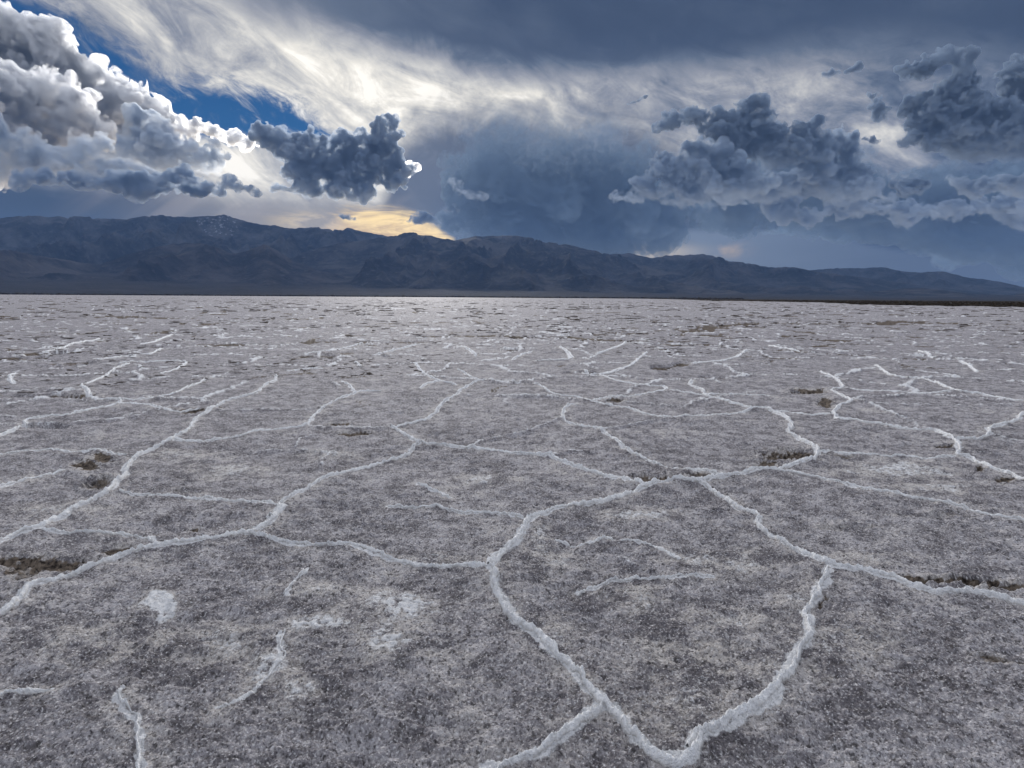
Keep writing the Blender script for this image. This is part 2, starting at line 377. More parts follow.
def flat_fields(x, y):
    """height, salt bloom, brown mud and tan crust of the flat at (x, y)."""
    x = np.asarray(x, np.float64).ravel(); y = np.asarray(y, np.float64).ravel()
    dist = np.hypot(x, y)
    near = sstep(60, 20, dist)
    wx = x + .05 * fbm2(x * 3, y * 3, 3, off=3) + .014 * perlin2(x * 18, y * 18)
    wy = y + .05 * fbm2(x * 3, y * 3, 3, off=31) + .014 * perlin2(x * 18 + 40, y * 18)
    # relief: broad swells, hummocks, popcorn granules
    h = .022 * fbm2(x * .55, y * .55, 3, off=5) + .02 * fbm2(x * 1.9, y * 1.9, 3, off=8)
    pop = fbm2(x * 7, y * 7, 3, .55, off=2)
    lump = fbm2(x * 24, y * 24, 3, .6, off=12)
    gran = 1 - np.abs(fbm2(x * 85, y * 85, 2, .6, off=21)) * 2.2
    fine = sstep(14, 5, dist)
    h += .022 * pop * (.5 + np.clip(fbm2(x * 1.1, y * 1.1, 2, off=77) * 1.6 + .5, 0, 1.2)) + .013 * lump * sstep(30, 12, dist) + .0070 * gran * fine
    prox = np.zeros_like(x); bloom = np.zeros_like(x); brown = np.zeros_like(x); tan = np.zeros_like(x)
    for (pts, w, hh, lab), P in zip(RIDGES, R_WORLD):
        dm = np.mean(np.linalg.norm(P, axis=1))
        wide = max(w * 7, .22)
        D, I = seg_dist(wx, wy, P, wide * 2.2)
        if len(I) == 0: continue
        d = D[I]
        prox[I] = np.maximum(prox[I], np.exp(-(d / (w * 2.6)) ** 4))
        h[I] += hh * .55 * np.exp(-(d / (wide * .9)) ** 2)
        bloom[I] = np.maximum(bloom[I], .9 * np.exp(-(d / (w * 1.5 + .004)) ** 2))
        tan[I] = np.maximum(tan[I], np.exp(-(d / (w * 4 + .05)) ** 2) * .7)
    for P, w in F_WORLD:
        D, I = seg_dist(wx, wy, P, .5)
        if len(I) == 0: continue
        d = D[I] + .02 * pop[I]
        h[I] += .025 * np.exp(-(d / (w * 1.6)) ** 2)
        bloom[I] = np.maximum(bloom[I], .62 * np.exp(-(d / w) ** 2) * np.clip(.75 + 1.5 * pop[I], 0, 1))
    for px, py, rx, ry, dep, br in PITS:
        c = ground_pt(px, py); e = ground_pt(px + rx, py); n0 = ground_pt(px, py - ry); n1 = ground_pt(px, py + ry)
        ax = e - c; ay = (n0 - n1) / 2
        Mi = np.linalg.inv(np.stack([ax, ay], 1))
        I = np.nonzero((np.abs(x - c[0]) < 3 * (np.abs(ax[0]) + np.abs(ay[0])) + .2) & (np.abs(y - c[1]) < 3 * (np.abs(ax[1]) + np.abs(ay[1])) + .2))[0]
        if len(I) == 0: continue
        qx = wx[I] - c[0]; qy = wy[I] - c[1]
        uu = Mi[0, 0] * qx + Mi[0, 1] * qy; vv = Mi[1, 0] * qx + Mi[1, 1] * qy
        rad = np.hypot(uu, vv) + .9 * fbm2(x[I] * 5, y[I] * 5, 3, .6, off=px) + .35 * lump[I]
        k = sstep(1.5, .1, rad) * (1 - prox[I])
        h[I] -= dep * .75 * k * (1 + .25 * lump[I] + .9 * pop[I])
        h[I] += dep * .2 * np.exp(-((rad - 1.45) / .3) ** 2)
        brown[I] = np.maximum(brown[I], br * sstep(1.35, .75, rad + .3 * lump[I]) * (1 - .8 * prox[I]))
        tan[I] = np.maximum(tan[I], .8 * sstep(2.2, 1.0, rad))
    for px, py, rx, ry, st in WHITE:
        c = ground_pt(px, py); e = ground_pt(px + rx, py); ay = (ground_pt(px, py - ry) - ground_pt(px, py + ry)) / 2
        Mi = np.linalg.inv(np.stack([e - c, ay], 1))
        I = np.nonzero(np.hypot(x - c[0], y - c[1]) < 3.2 * max(np.linalg.norm(e - c), np.linalg.norm(ay)))[0]
        if len(I) == 0: continue
        qx = wx[I] - c[0]; qy = wy[I] - c[1]
        rad = np.hypot(Mi[0, 0] * qx + Mi[0, 1] * qy, Mi[1, 0] * qx + Mi[1, 1] * qy) + 1.2 * pop[I] + .6 * lump[I]
        k = sstep(1.5, .3, rad)
        bloom[I] = np.maximum(bloom[I], .95 * st * k * np.clip(1 + 1.5 * lump[I], .4, 1.4)); tan[I] = np.maximum(tan[I], .8 * sstep(2.2, .8, rad)); h[I] += .008 * k
    for P, w, s in S_WORLD:
        D, I = seg_dist(wx, wy, P, w * 3)
        if len(I) == 0: continue
        ns = fbm2(x[I] * 1.3, y[I] * .9, 4, .65, off=50)
        k = sstep(1.25, .55, D[I] / w + 2.2 * ns + .25)
        h[I] -= .09 * k
        brown[I] = np.maximum(brown[I], s * k)
    # small scattered gaps in the crust farther out, and veins between distant polygons
    far = sstep(9, 22, dist)
    gapn = fbm2(x * .55, y * .8, 4, .6, off=91) + .25 * fbm2(x * .05, y * .05, 2, off=14)
    g = far * sstep(.30, .42, gapn)
    brown = np.maximum(brown, .85 * g); h -= .05 * g
    v = np.abs(fbm2(x * .22 + .1 * pop, y * .22, 3, .5, off=120))
    vein = sstep(.028, .006, v) * far * sstep(400, 90, dist)
    bloom = np.maximum(bloom, .5 * vein); h += .03 * vein
    I = np.nonzero((dist > 6) & (dist < 160) & (np.abs(np.arctan2(x, y)) < 1.0))[0]
    if len(I):
        cs = 2.3
        qx = (x[I] + .5 * fbm2(x[I] * .5, y[I] * .5, 3, off=201) + .12 * pop[I]) / cs
        qy = (y[I] + .5 * fbm2(x[I] * .5, y[I] * .5, 3, off=231) + .12 * lump[I]) / cs
        ix = np.floor(qx).astype(np.int64); iy = np.floor(qy).astype(np.int64)
        d1 = np.full(len(I), 9.); d2 = np.full(len(I), 9.)
        for ax in (-1, 0, 1):
            for ay in (-1, 0, 1):
                hx = _P[_P[(ix + ax) & 511] + ((iy + ay) & 511)]
                hy = _P[hx + 77]
                dd = np.hypot(ix + ax + .12 + .76 * hx / 511 - qx, iy + ay + .12 + .76 * hy / 511 - qy)
                d2 = np.where(dd < d1, d1, np.minimum(d2, dd)); d1 = np.minimum(d1, dd)
        e = (d2 - d1) * cs * .5
        vis = fbm2(x[I] * .35, y[I] * .35, 3, .6, off=260)
        dark = sstep(.05, .25, fbm2(x[I] * .22, y[I] * .3, 3, .6, off=290))
        fade = sstep(6, 11, dist[I]) * sstep(150, 50, dist[I]) * (1 - prox[I])
        wl = .024 + .0015 * dist[I]
        line = np.exp(-(e / wl) ** 2) * sstep(-.7, -.15, vis) * fade
        bloom[I] = np.maximum(bloom[I], (.66 - .34 * sstep(18, 60, dist[I])) * line * (1 - .9 * dark))
        brown[I] = np.maximum(brown[I], .8 * np.exp(-((e - wl) / (wl * .9)) ** 2) * dark * fade * sstep(-.1, .2, vis))  # brown gaps, with the shadow of uplifted plates put into the brown
        h[I] += .035 * line - .03 * dark * line
    # mud flat with scrub at the far right
    az = np.degrees(np.arctan2(x, y))
    edge = 175 + 300 * sstep(34, 18, az) + 2500 * sstep(18, 8, az) + 4200 * sstep(-1, -10, az) + 40 * fbm2(az * .9, dist * .004, 3, off=60)
    mud = sstep(-15, 25, (dist - edge) + 90 * fbm2(x * .02, y * .012, 3, .6, off=61))
    mud2 = .8 * sstep(.2, .34, fbm2(x * .10, y * .09, 4, .65, off=66)) * sstep(120, 300, dist) * sstep(6, 20, az)
    brown = np.maximum(brown, np.maximum(mud, mud2))
    h *= sstep(9000, 150, dist)
    return h, np.clip(bloom, 0, 1), np.clip(brown, 0, 1), np.clip(tan, 0, 1), pop, mud


# radii: even in picture rows, then geometric to the foot of the mountains and under them
DENSE = 1300
rows = []
r = .55
while r < 31500:
    rows.append(r)
    dpx = .62 if r < 60 else 1.0
    step = dpx * (r * r + 2.25) / (1.5 * FPX) * 1.05
    step = min(step, r * .06) if r > 30 else step
    if r < 1.35: step = max(step, .03)
    r += step
rows.append(31500.)
rows = np.array(rows)
ta = np.concatenate([np.linspace(-180, -54, 40, endpoint=False), np.linspace(-54, 54, DENSE), np.linspace(54, 180, 41)[1:-1]])
TA, RR = np.meshgrid(np.radians(ta), rows)
GX = RR * np.sin(TA); GY = RR * np.cos(TA)
gh, gbloom, gbrown, gtan, gpop, gmud = flat_fields(GX, GY)
GZ = gh.reshape(GX.shape)

g_me = grid_mesh('salt_flat', GX, GY, GZ, wrap=True)
cap_n = len(ta)
add_attr(g_me, 'bloom', gbloom); add_attr(g_me, 'brown', gbrown); add_attr(g_me, 'tan', gtan); add_attr(g_me, 'mud', gmud)


def salt_material(name, ridge=False):
    m, t, out = new_mat(name)
    geo = t.node('ShaderNodeNewGeometry'); P = geo.outputs['Position']
    sep = t.node('ShaderNodeSeparateXYZ'); t.l.new(P, sep.inputs[0])
    p2 = t.vec(sep.outputs[0], sep.outputs[1], 0.0)
    n_big = t.noise(p2, .9, 5, .6)
    n_mid = t.noise(p2, 9, 5, .65)
    n_fine = t.noise(P, 60, 3, .7)
    n_gr = t.noise(P, 260, 2, .7)
    if ridge:
        c = t.mix(t.ss(n_fine, .35, .6), (.80, .81, .825), (.93, .935, .945))
        c = t.mix(t.mul(t.attr('rim'), t.ss(n_mid, .3, .6)), c, (.40, .37, .34))
    else:
        nf = t.noise(p2, 5.0, 8, .80, dims='2D')
        nf2 = t.noise(p2, 1.1, 7, .72, .3, dims='2D')
        base = t.mix(t.ss(t.add(t.mul(nf, .78), t.mul(nf2, .22)), .38, .62), (.142, .133, .146), (.43, .415, .438))
        tn = t.math('MAXIMUM', t.mul(t.attr('tan'), .7), t.ss(nf2, .54, .70, 0, .5))
        base = t.mix(t.mul(tn, t.ss(nf, .42, .58)), base, (.53, .495, .455))
        g1 = t.noise(p2, 34, 2, .5, dims='2D'); g2 = t.noise(p2, 95, 2, .5, dims='2D'); g3 = t.noise(p2, 12, 3, .55, dims='2D')
        base = t.mix(t.ss(g3, .44, .28, 0.0, .45), base, (.085, .078, .08))  # dark specks: crust tone plus shadow between grains, put into the colour
        base = t.mix(t.ss(g1, .43, .27, 0.0, .75), base, (.06, .055, .057))
        base = t.mix(t.ss(g2, .42, .27, 0.0, .75), base, (.045, .042, .044))
        base = t.mix(t.ss(g1, .60, .76, 0.0, .5), base, (.62, .605, .61))
        base = t.mix(t.ss(g2, .58, .74, 0.0, .62), base, (.78, .78, .80))
        bl = t.attr('bloom')
        blm = t.ss(t.add(bl, t.mul(t.sub(n_fine, .5), .9)), .22, .52)
        base = t.mix(t.mul(blm, .9), base, (.70, .71, .735))
        br = t.attr('brown')
        bc = t.mix(t.ss(t.add(t.mul(nf, .5), t.mul(g1, .5)), .36, .62), (.022, .017, .014), (.17, .135, .105))
        bc = t.mix(t.attr('mud'), bc, (.022, .018, .015))
        bm_ = t.ss(t.add(br, t.mul(t.sub(n_mid, .5), .8)), .3, .62)
        c = t.mix(t.mul(bm_, .93), base, bc)
    b = t.node('ShaderNodeBsdfPrincipled')
    t.l.new(c, b.inputs['Base Color'])
    b.inputs['Roughness'].default_value = .75
    b.inputs['Specular IOR Level'].default_value = .02
    vo = t.node('ShaderNodeTexVoronoi', feature='F1', voronoi_dimensions='2D'); vo.inputs['Scale'].default_value = 42; vo.inputs['Randomness'].default_value = 1
    t.l.new(p2, vo.inputs['Vector'])
    bp = t.node('ShaderNodeBump'); bp.inputs['Strength'].default_value = 1.0; bp.inputs['Distance'].default_value = 1.0
    hs = t.add(t.mul(vo.outputs['Distance'], -.010), t.add(t.mul(n_fine, .020), t.mul(n_gr, .006)))
    t.l.new(hs, bp.inputs['Height']); t.l.new(bp.outputs[0], b.inputs['Normal'])
    t.l.new(b.outputs[0], out.inputs['Surface'])
    return m


ground = link('ground', g_me, salt_material('salt_crust'))
tag(ground, "pale grey salt flat of cracked crust stretching to the foot of the mountains", "salt flat", kind='structure')

# ------------------------------------------------------------------ salt ridges, each a heap of crust of its own
m_ridge = salt_material('white_salt', ridge=True)
NA = 17
for k, ((pts, w, hh, lab), P) in enumerate(zip(RIDGES, R_WORLD)):
    S = smooth_poly(P, lambda d: np.clip(d * .0022, .006, .15))
    T = np.gradient(S, axis=0); T /= np.linalg.norm(T, axis=1, keepdims=True) + 1e-9
    for _ in range(12):
        T[1:-1] = (T[:-2] + T[1:-1] + T[2:]) / 3
    T /= np.linalg.norm(T, axis=1, keepdims=True) + 1e-9
    Nn = np.stack([T[:, 1], -T[:, 0]], 1)
    S = S + Nn * (fbm2(S[:, 0] * 3, S[:, 1] * 3, 3, off=70 + k) * min(.06, w * 1.2) + fbm2(S[:, 0] * 11, S[:, 1] * 11, 2, off=170 + k) * .02)[:, None]
    arc = np.concatenate([[0], np.cumsum(np.linalg.norm(np.diff(S, axis=0), axis=1))])
    L = arc[-1]
    taper = sstep(0, min(.35 * L, 8 * w), arc + .02 * L) * sstep(0, min(.35 * L, 8 * w), L - arc + .02 * L)
    wv = w * np.clip(1 + .9 * fbm2(arc * 2.2, arc * 0 + k * 9.7, 3) + .9 * fbm2(arc * 9, arc * 0 + k * 5.1, 3), .35, 2.2) * (.35 + .65 * taper)
    hv = hh * (.85 + .5 * fbm2(arc * 1.7, arc * 0 + k * 3.3, 3)) * (.35 + .65 * taper)
    s = np.linspace(-1, 1, NA)
    lw = 1 + .9 * fbm2(arc * 14, arc * 0 + 300 + k, 4, .65)
    rw = 1 + .9 * fbm2(arc * 14, arc * 0 + 500 + k, 4, .65)
    off = np.where(s[None, :] < 0, s[None, :] * lw[:, None], s[None, :] * rw[:, None]) * wv[:, None]
    X = S[:, :1] + Nn[:, :1] * off; Y = S[:, 1:] + Nn[:, 1:] * off
    gz = flat_fields(X, Y)[0].reshape(X.shape)
    prof = (np.maximum(1 - np.abs(s) ** 1.8, 0) ** 1.2)[None, :]
    rg = fbm2(X * 26, Y * 26, 4, .75, off=4)
    Z = gz - .14 * hv[:, None] + prof * hv[:, None] * 1.12 + (.35 + .9 * prof) * hv[:, None] * rg + .010 * np.abs(fbm2(X * 60, Y * 60, 2, off=9)) * prof
    Z[:, 0] = gz[:, 0] - .02; Z[:, -1] = gz[:, -1] - .02
    me = grid_mesh('salt_ridge', X, Y, Z)
    add_attr(me, 'rim', np.broadcast_to(np.abs(s) ** 3, X.shape))
    o = link('salt_ridge', me, m_ridge)
    tag(o, lab, 'salt ridge', 'white salt ridges between the crust polygons')

# ------------------------------------------------------------------ scrub on the mud at the right and along the far shore
m_s, ts, outs = new_mat('dry_scrub')
gs = ts.node('ShaderNodeNewGeometry')
ns_ = ts.noise(gs.outputs['Position'], 1.7, 4, .6)
bs = ts.node('ShaderNodeBsdfPrincipled'); bs.inputs['Roughness'].default_value = .95; bs.inputs['Specular IOR Level'].default_value = .05
ts.l.new(ts.mix(ts.ss(ns_, .35, .65), (.010, .008, .007), (.035, .026, .019)), bs.inputs['Base Color'])
ts.l.new(bs.outputs[0], outs.inputs['Surface'])


def scrub(label, n, azr, rr, w, h, seed, keep=None, name='scrub', mat=None, slim=None):
    rs = np.random.RandomState(seed)
    bm = bmesh.new(); bmesh.ops.create_icosphere(bm, subdivisions=1, radius=1.0)
    v0 = np.array([x.co[:] for x in bm.verts]); f0 = np.array([[y.index for y in x.verts] for x in bm.faces]); bm.free()
    a = np.radians(rs.uniform(*azr, n)); r = rr[0] * (rr[1] / rr[0]) ** rs.uniform(0, 1, n)
    x = r * np.sin(a); y = r * np.cos(a)
    if keep is not None:
        k = keep(x, y); x = x[k]; y = y[k]
    n = len(x)
    z = flat_fields(x, y)[0]
    sw = rs.uniform(*w, n); sh = rs.uniform(*h, n)
    J = 1 + .35 * rs.normal(size=(n, len(v0), 1)).clip(-1.5, 1.5)
    sy = sw * rs.uniform(.6, 1.2, n) if slim is None else rs.uniform(*slim, n)
    if slim is not None:
        far = np.clip(np.hypot(x, y) / 110, .14, 1.1); sw *= far; sh *= np.clip(far * 1.4, .2, 1); sy *= np.clip(far * 1.5, .3, 1)
    V = v0[None] * J * np.stack([sw, sy, sh], 1)[:, None, :]
    if slim is not None:
        th = rs.normal(size=n) * .5
        cx = V[:, :, 0] * np.cos(th)[:, None] - V[:, :, 1] * np.sin(th)[:, None]
        V[:, :, 1] = V[:, :, 0] * np.sin(th)[:, None] + V[:, :, 1] * np.cos(th)[:, None] + .12 * V[:, :, 0] ** 2
        V[:, :, 0] = cx
    V = V + np.stack([x, y, z + sh * (.3 if slim is None else .1)], 1)[:, None, :]
    F = f0[None] + (np.arange(n) * len(v0))[:, None, None]
    me = bpy.data.meshes.new(name); F = F.reshape(-1, 3).astype(np.int32)
    me.vertices.add(n * len(v0)); me.vertices.foreach_set("co", V.astype(np.float32).ravel())
    me.loops.add(F.size); me.loops.foreach_set("vertex_index", F.ravel())
    me.polygons.add(len(F)); me.polygons.foreach_set("loop_start", np.arange(0, F.size, 3, dtype=np.int32))
    me.update(calc_edges=True)
    tag(link(name, me, mat or m_s), label, name.replace('_', ' '), kind='stuff')


scrub("dark brown scrub and clods covering the mud at the right horizon", 16000, (9, 52), (150, 2500), (.25, .9), (.06, .34), 5,
      keep=lambda x, y: flat_fields(x, y)[5] > .6)
scrub("thin dark line of brush along the far shore below the mountains", 4200, (-54, 20), (5200, 7000), (8, 26), (4, 9), 9)

m_l, tl, outl = new_mat('broken_crust')
gl = tl.node('ShaderNodeNewGeometry')
nl = tl.noise(gl.outputs['Position'], .35, 3, .6); nl2 = tl.noise(gl.outputs['Position'], 14, 3, .6)
bl_ = tl.node('ShaderNodeBsdfPrincipled'); bl_.inputs['Roughness'].default_value = .9; bl_.inputs['Specular IOR Level'].default_value = .05
cl_ = tl.mix(tl.ss(nl, .42, .58), (.075, .06, .05), (.30, .28, .275))  # brown crust; the dark end also paints in the shaded faces of upturned edges
tl.l.new(tl.mix(tl.ss(nl2, .55, .7), cl_, (.42, .40, .39)), bl_.inputs['Base Color'])
tl.l.new(bl_.outputs[0], outl.inputs['Surface'])
scrub("small upturned edges of broken brown crust scattered over the distant flat", 9000, (-50, 50), (12, 600), (.15, 1.0), (.03, .10), 15,
      keep=lambda x, y: fbm2(x * .11, y * .05, 3, .6, off=333) + .2 * perlin2(x * .9, y * .9) > .0, name='broken_crust', mat=m_l, slim=(.03, .10))

# ------------------------------------------------------------------ mountains beyond the flat
SKY_L = [(-120,222),(-60,219),(0,218),(10,217),(20,215),(40,216),(66,216),(93,217),(113,219),(133,218),(143,216),(163,215),(186,217),(203,216),(226,215),(239,219),(252,223),(276,226),(292,228),(319,227),(340,230),(347,227),(360,231),(383,235),(400,242),(440,250),(500,262),(560,275),(640,290)]
SKY_C = [(230,292),(260,272),(290,258),(310,250),(340,243),(365,240),(390,236),(410,232),(426,235),(453,240),(479,236),(497,236),(509,235),(529,237),(546,242),(566,244),(586,249),(606,253),(640,265),(680,274),(720,281),(770,287),(830,292),(880,295)]
SKY_F = [(-120,262),(-60,255),(-20,248),(10,250),(40,256),(80,262),(100,265),(126,255),(159,246),(186,242.5),(203,243),(219,248),(232,254),(246,251),(264,244),(279,251),(292,260),(320,270),(360,280),(420,290),(480,294)]
SKY_R = [(540,280),(580,262),(606,254),(629,253),(652,258),(672,255),(680,255),(703,254),(720,257),(730,261),(750,263),(767,267),(794,267),(814,271),(860,277),(910,284),(960,290),(1020,296),(1060,299)]
SKY_B = [(700,285),(760,274),(800,270.5),(838,268),(861,268),(881,267),(908,272),(925,272),(942,271),(965,277),(982,279),(1002,282),(1024,287),(1060,292),(1120,296)]
SKY_S = [(800,298),(840,296),(880,291),(905,288),(925,288),(945,291),(975,294),(1010,295),(1040,291),(1080,287),(1140,290)]


def rock_material(name, c1, c2, snow=False):
    m, t, out = new_mat(name)
    geo = t.node('ShaderNodeNewGeometry'); P = geo.outputs['Position']
    n1 = t.noise(P, .0011, 8, .62); n2 = t.noise(P, .006, 6, .65)
    c = t.mix(t.ss(n1, .40, .66), c1, c2)
    c = t.mix(t.ss(n2, .5, .75, 0, .5), c, tuple(min(1, v * 1.9) for v in c2))
    if snow:
        s = t.attr('snow')
        c = t.mix(t.ss(t.add(s, t.mul(t.sub(t.noise(P, .009, 4, .6), .5), 3.2)), 1.12, 1.3), c, (.20, .215, .25))
    b = t.node('ShaderNodeBsdfPrincipled')
    t.l.new(c, b.inputs['Base Color']); b.inputs['Roughness'].default_value = .95; b.inputs['Specular IOR Level'].default_value = .05
    bp = t.node('ShaderNodeBump'); bp.inputs['Strength'].default_value = 1.0; bp.inputs['Distance'].default_value = 110
    t.l.new(n2, bp.inputs['Height']); t.l.new(bp.outputs[0], b.inputs['Normal'])
    t.l.new(b.outputs[0], out.inputs['Surface'])
    return m


def mountain(name, label, sky, R0, front, back, mat, seed, na=1000, nd=190, p=1.5, rough=.62, jag=.0022, snow=False):
    """a range whose crest stands R0 m away, with its foot `front` m nearer; heights from the skyline, flanks cut by spurs."""
    A = np.array([azel(*q) for q in sky])
    az = np.linspace(A[0, 0], A[-1, 0], na)
    el = np.interp(az, A[:, 0], A[:, 1])
    ker = np.ones(5) / 5
    el = np.convolve(np.pad(el, 2, mode='edge'), ker, 'valid')
    el = el + jag * 60 * fbm2(az * 1.3, az * 0 + seed, 4, .5) * np.clip(el / 3, .1, 1)
    tt = np.concatenate([np.linspace(0, 1, nd - 30, endpoint=False), np.linspace(1, 1.6, 30)])
    TT, AZ = np.meshgrid(tt, az, indexing='ij')
    r0 = R0 + 1300 * fbm2(az * .12, az * 0 + seed + 3, 3)
    RRm = r0[None, :] - front + np.minimum(TT, 1) * front + np.maximum(TT - 1, 0) / .6 * back
    X = RRm * np.sin(np.radians(AZ)); Y = RRm * np.cos(np.radians(AZ))
    Hs = (RRm * 0 + r0[None, :]) * np.tan(np.radians(np.maximum(el, .02)))[None, :]
    base = np.where(TT <= 1, TT ** p, 1 - sstep(1, 1.6, TT))
    wxx = X + 900 * fbm2(X / 3000, Y / 3000, 3, off=seed); wyy = Y + 900 * fbm2(X / 3000, Y / 3000, 3, off=seed + 40)
    rid = 0; a = 1.; tot = 0; prev = 1.
    for k in range(6):
        sc = 3200 / 2 ** k
        nn = (1 - np.abs(perlin2(wxx / sc + seed, wyy / (sc * 1.5) + seed * 2 + 7 * k)) * 1.7)
        nn = np.clip(nn, 0, 1) ** 1.5 * prev
        rid = rid + a * nn; tot += a; prev = np.clip(nn * 1.4, .2, 1); a *= .55
    rid = rid / tot
    env = np.clip(TT, 0, 1) * np.clip(1.35 - TT, 0, 1)
    H = Hs * (base + rough * (rid - .42) * env * 1.8 * sstep(1.02, .88, TT))
    H = np.where(TT <= .12, np.maximum(H, 0) * sstep(0, .12, TT) , H)
    # hold the skyline: scale every column so that its highest angle is the traced one
    ang = np.max(np.arctan2(H - CAM[2], RRm), axis=0)
    sc = np.tan(np.radians(np.maximum(el, .02))) / np.maximum(np.tan(ang), 1e-4)
    k2 = np.hanning(41); k2 /= k2.sum(); sc = np.convolve(np.pad(np.clip(sc, .3, 2.5), 20, mode='edge'), k2, 'valid')
    H = H * sc[None, :]
    ang = np.max(np.arctan2(H - CAM[2], RRm), axis=0)
    H = H * np.minimum(1, np.tan(np.radians(np.maximum(el, .02))) / np.maximum(np.tan(ang), 1e-4))[None, :] - 3
    me = grid_mesh(name, X, Y, H)
    if snow:
        az_ok = sstep(azel(176, 220)[0], azel(200, 220)[0], AZ) * sstep(azel(246, 220)[0], azel(232, 220)[0], AZ)
        az_ok = np.maximum(az_ok, .55 * sstep(azel(150, 220)[0], azel(165, 220)[0], AZ) * sstep(azel(200, 220)[0], azel(180, 220)[0], AZ))
        add_attr(me, 'snow', (az_ok * sstep(.80, .93, TT) * (1.0 - .9 * rid) ).ravel())
    o = link(name, me, mat)
    tag(o, label, 'mountains', kind='structure')
    return o


mountain('mountain_range', "long high blue grey range with a few snow streaks on the left", SKY_L, 24500, 9000, 4500,
         rock_material('far_rock', (0.0121, 0.0126, 0.0145), (0.0583, 0.0585, 0.0631), snow=True), 3, p=1.25, snow=True)
mountain('mountain_range', "dark eroded massif in the middle under the yellow gap", SKY_C, 19500, 7000, 4000,
         rock_material('massif_rock', (0.011, 0.0109, 0.0125), (0.0551, 0.0522, 0.0539)), 11, p=1.2)
mountain('foothills', "dark rounded foothills in front of the high left range", SKY_F, 16500, 5200, 3000,
         rock_material('foothill_rock', (0.0102, 0.0101, 0.0116), (0.0493, 0.045, 0.0465)), 23, p=1.35, jag=.0015)
mountain('mountain_range', "lower dark range right of the middle massif", SKY_R, 22000, 8000, 4000,
         rock_material('right_rock', (0.0102, 0.0109, 0.0125), (0.047, 0.045, 0.0496)), 31, p=1.2)
mountain('mountain_range', "farthest hazy blue range sinking away on the right", SKY_B, 26500, 5500, 3500,
         rock_material('last_rock', (0.0136, 0.0147, 0.0169), (0.047, 0.0477, 0.0518)), 43, p=1.1, jag=.0018)
mountain('foothills', "low dark hills at the foot of the farthest range", SKY_S, 17000, 3500, 2500,
         rock_material('low_rock', (0.0098, 0.0101, 0.0116), (0.0527, 0.0486, 0.0486)), 57, p=1.2, jag=.001)

# alluvial slope from the flat up to the foot of the ranges
azs = np.linspace(-60, 60, 500)
ds = np.linspace(0, 1, 60)
DD, AZ = np.meshgrid(ds, azs, indexing='ij')
r_in = 8200 + 900 * fbm2(azs * .15, azs * 0 + 5, 3)
RRb = r_in[None, :] + DD * 9500
top_el = np.interp(azs, [-60, -40, -25, -10, 2, 12, 20, 30, 40, 60], [2.3, 2.2, 1.9, 1.6, 1.3, .9, .7, .45, .4, .4])
Hb = RRb * np.tan(np.radians(top_el))[None, :] * DD ** 1.15 * (1 + .10 * fbm2(AZ * 1.4, DD * 2, 4, .6, off=88)) - 2
bj = grid_mesh('alluvial_slope', RRb * np.sin(np.radians(AZ)), RRb * np.cos(np.radians(AZ)), Hb)
m_fan = rock_material('fan_gravel', (0.019, 0.018, 0.019), (0.03, 0.027, 0.028))
tag(link('alluvial_slope', bj, m_fan), "long dark gravel slope rising from the flat to the mountains", "slope", kind='structure')

# ------------------------------------------------------------------ clouds
def cloud_material(name, density, color, aniso=0.5, soft=0.0, fade=.35, top=.32, e0=.39, e1=.64, airy=False):
    m, t, out = new_mat(name)
    v = t.node('ShaderNodeVolumePrincipled')
    v.inputs['Color'].default_value = (*color, 1)
    if soft:
        tc = t.node('ShaderNodeTexCoord')
        sp = t.node('ShaderNodeSeparateXYZ'); t.l.new(tc.outputs['Generated'], sp.inputs[0])
        n1 = t.noise(tc.outputs['Object'], 1 / 900.0, 4, .6)
        z = t.add(sp.outputs[2], t.mul(t.sub(n1, .5), .5))
        den = t.mul(t.ss(z, .45, .95, 1.0, .04) if airy else t.ss(z, .0, top, fade, 1.0), t.ss(n1, .30, .62, .35, 1.35))
        n2 = t.noise(tc.outputs['Object'], 1 / 480.0, 5, .68)
        den = t.mul(den, t.ss(n2, e0, e1, .0, 1.9))
        t.l.new(t.mul(den, density), v.inputs['Density'])
    else:
        v.inputs['Density'].default_value = density
    v.inputs['Anisotropy'].default_value = aniso
    t.l.new(v.outputs[0], out.inputs['Volume'])
    return m


_ico = {}
def ico(sub):
    if sub not in _ico:
        bm = bmesh.new()
        bmesh.ops.create_icosphere(bm, subdivisions=sub, radius=1.0)
        v = np.array([x.co[:] for x in bm.verts]); f = np.array([[y.index for y in x.verts] for x in bm.faces])
        bm.free(); _ico[sub] = (v, f)
    return _ico[sub]


def raw_mesh(name, co, tris):
    me = bpy.data.meshes.new(name)
    me.vertices.add(len(co)); me.vertices.foreach_set("co", np.asarray(co, np.float32).ravel())
    me.loops.add(tris.size); me.loops.foreach_set("vertex_index", tris.astype(np.int32).ravel())
    k = tris.shape[1]
    me.polygons.add(len(tris)); me.polygons.foreach_set("loop_start", np.arange(0, tris.size, k, dtype=np.int32))
    me.update(calc_edges=True)
    return me


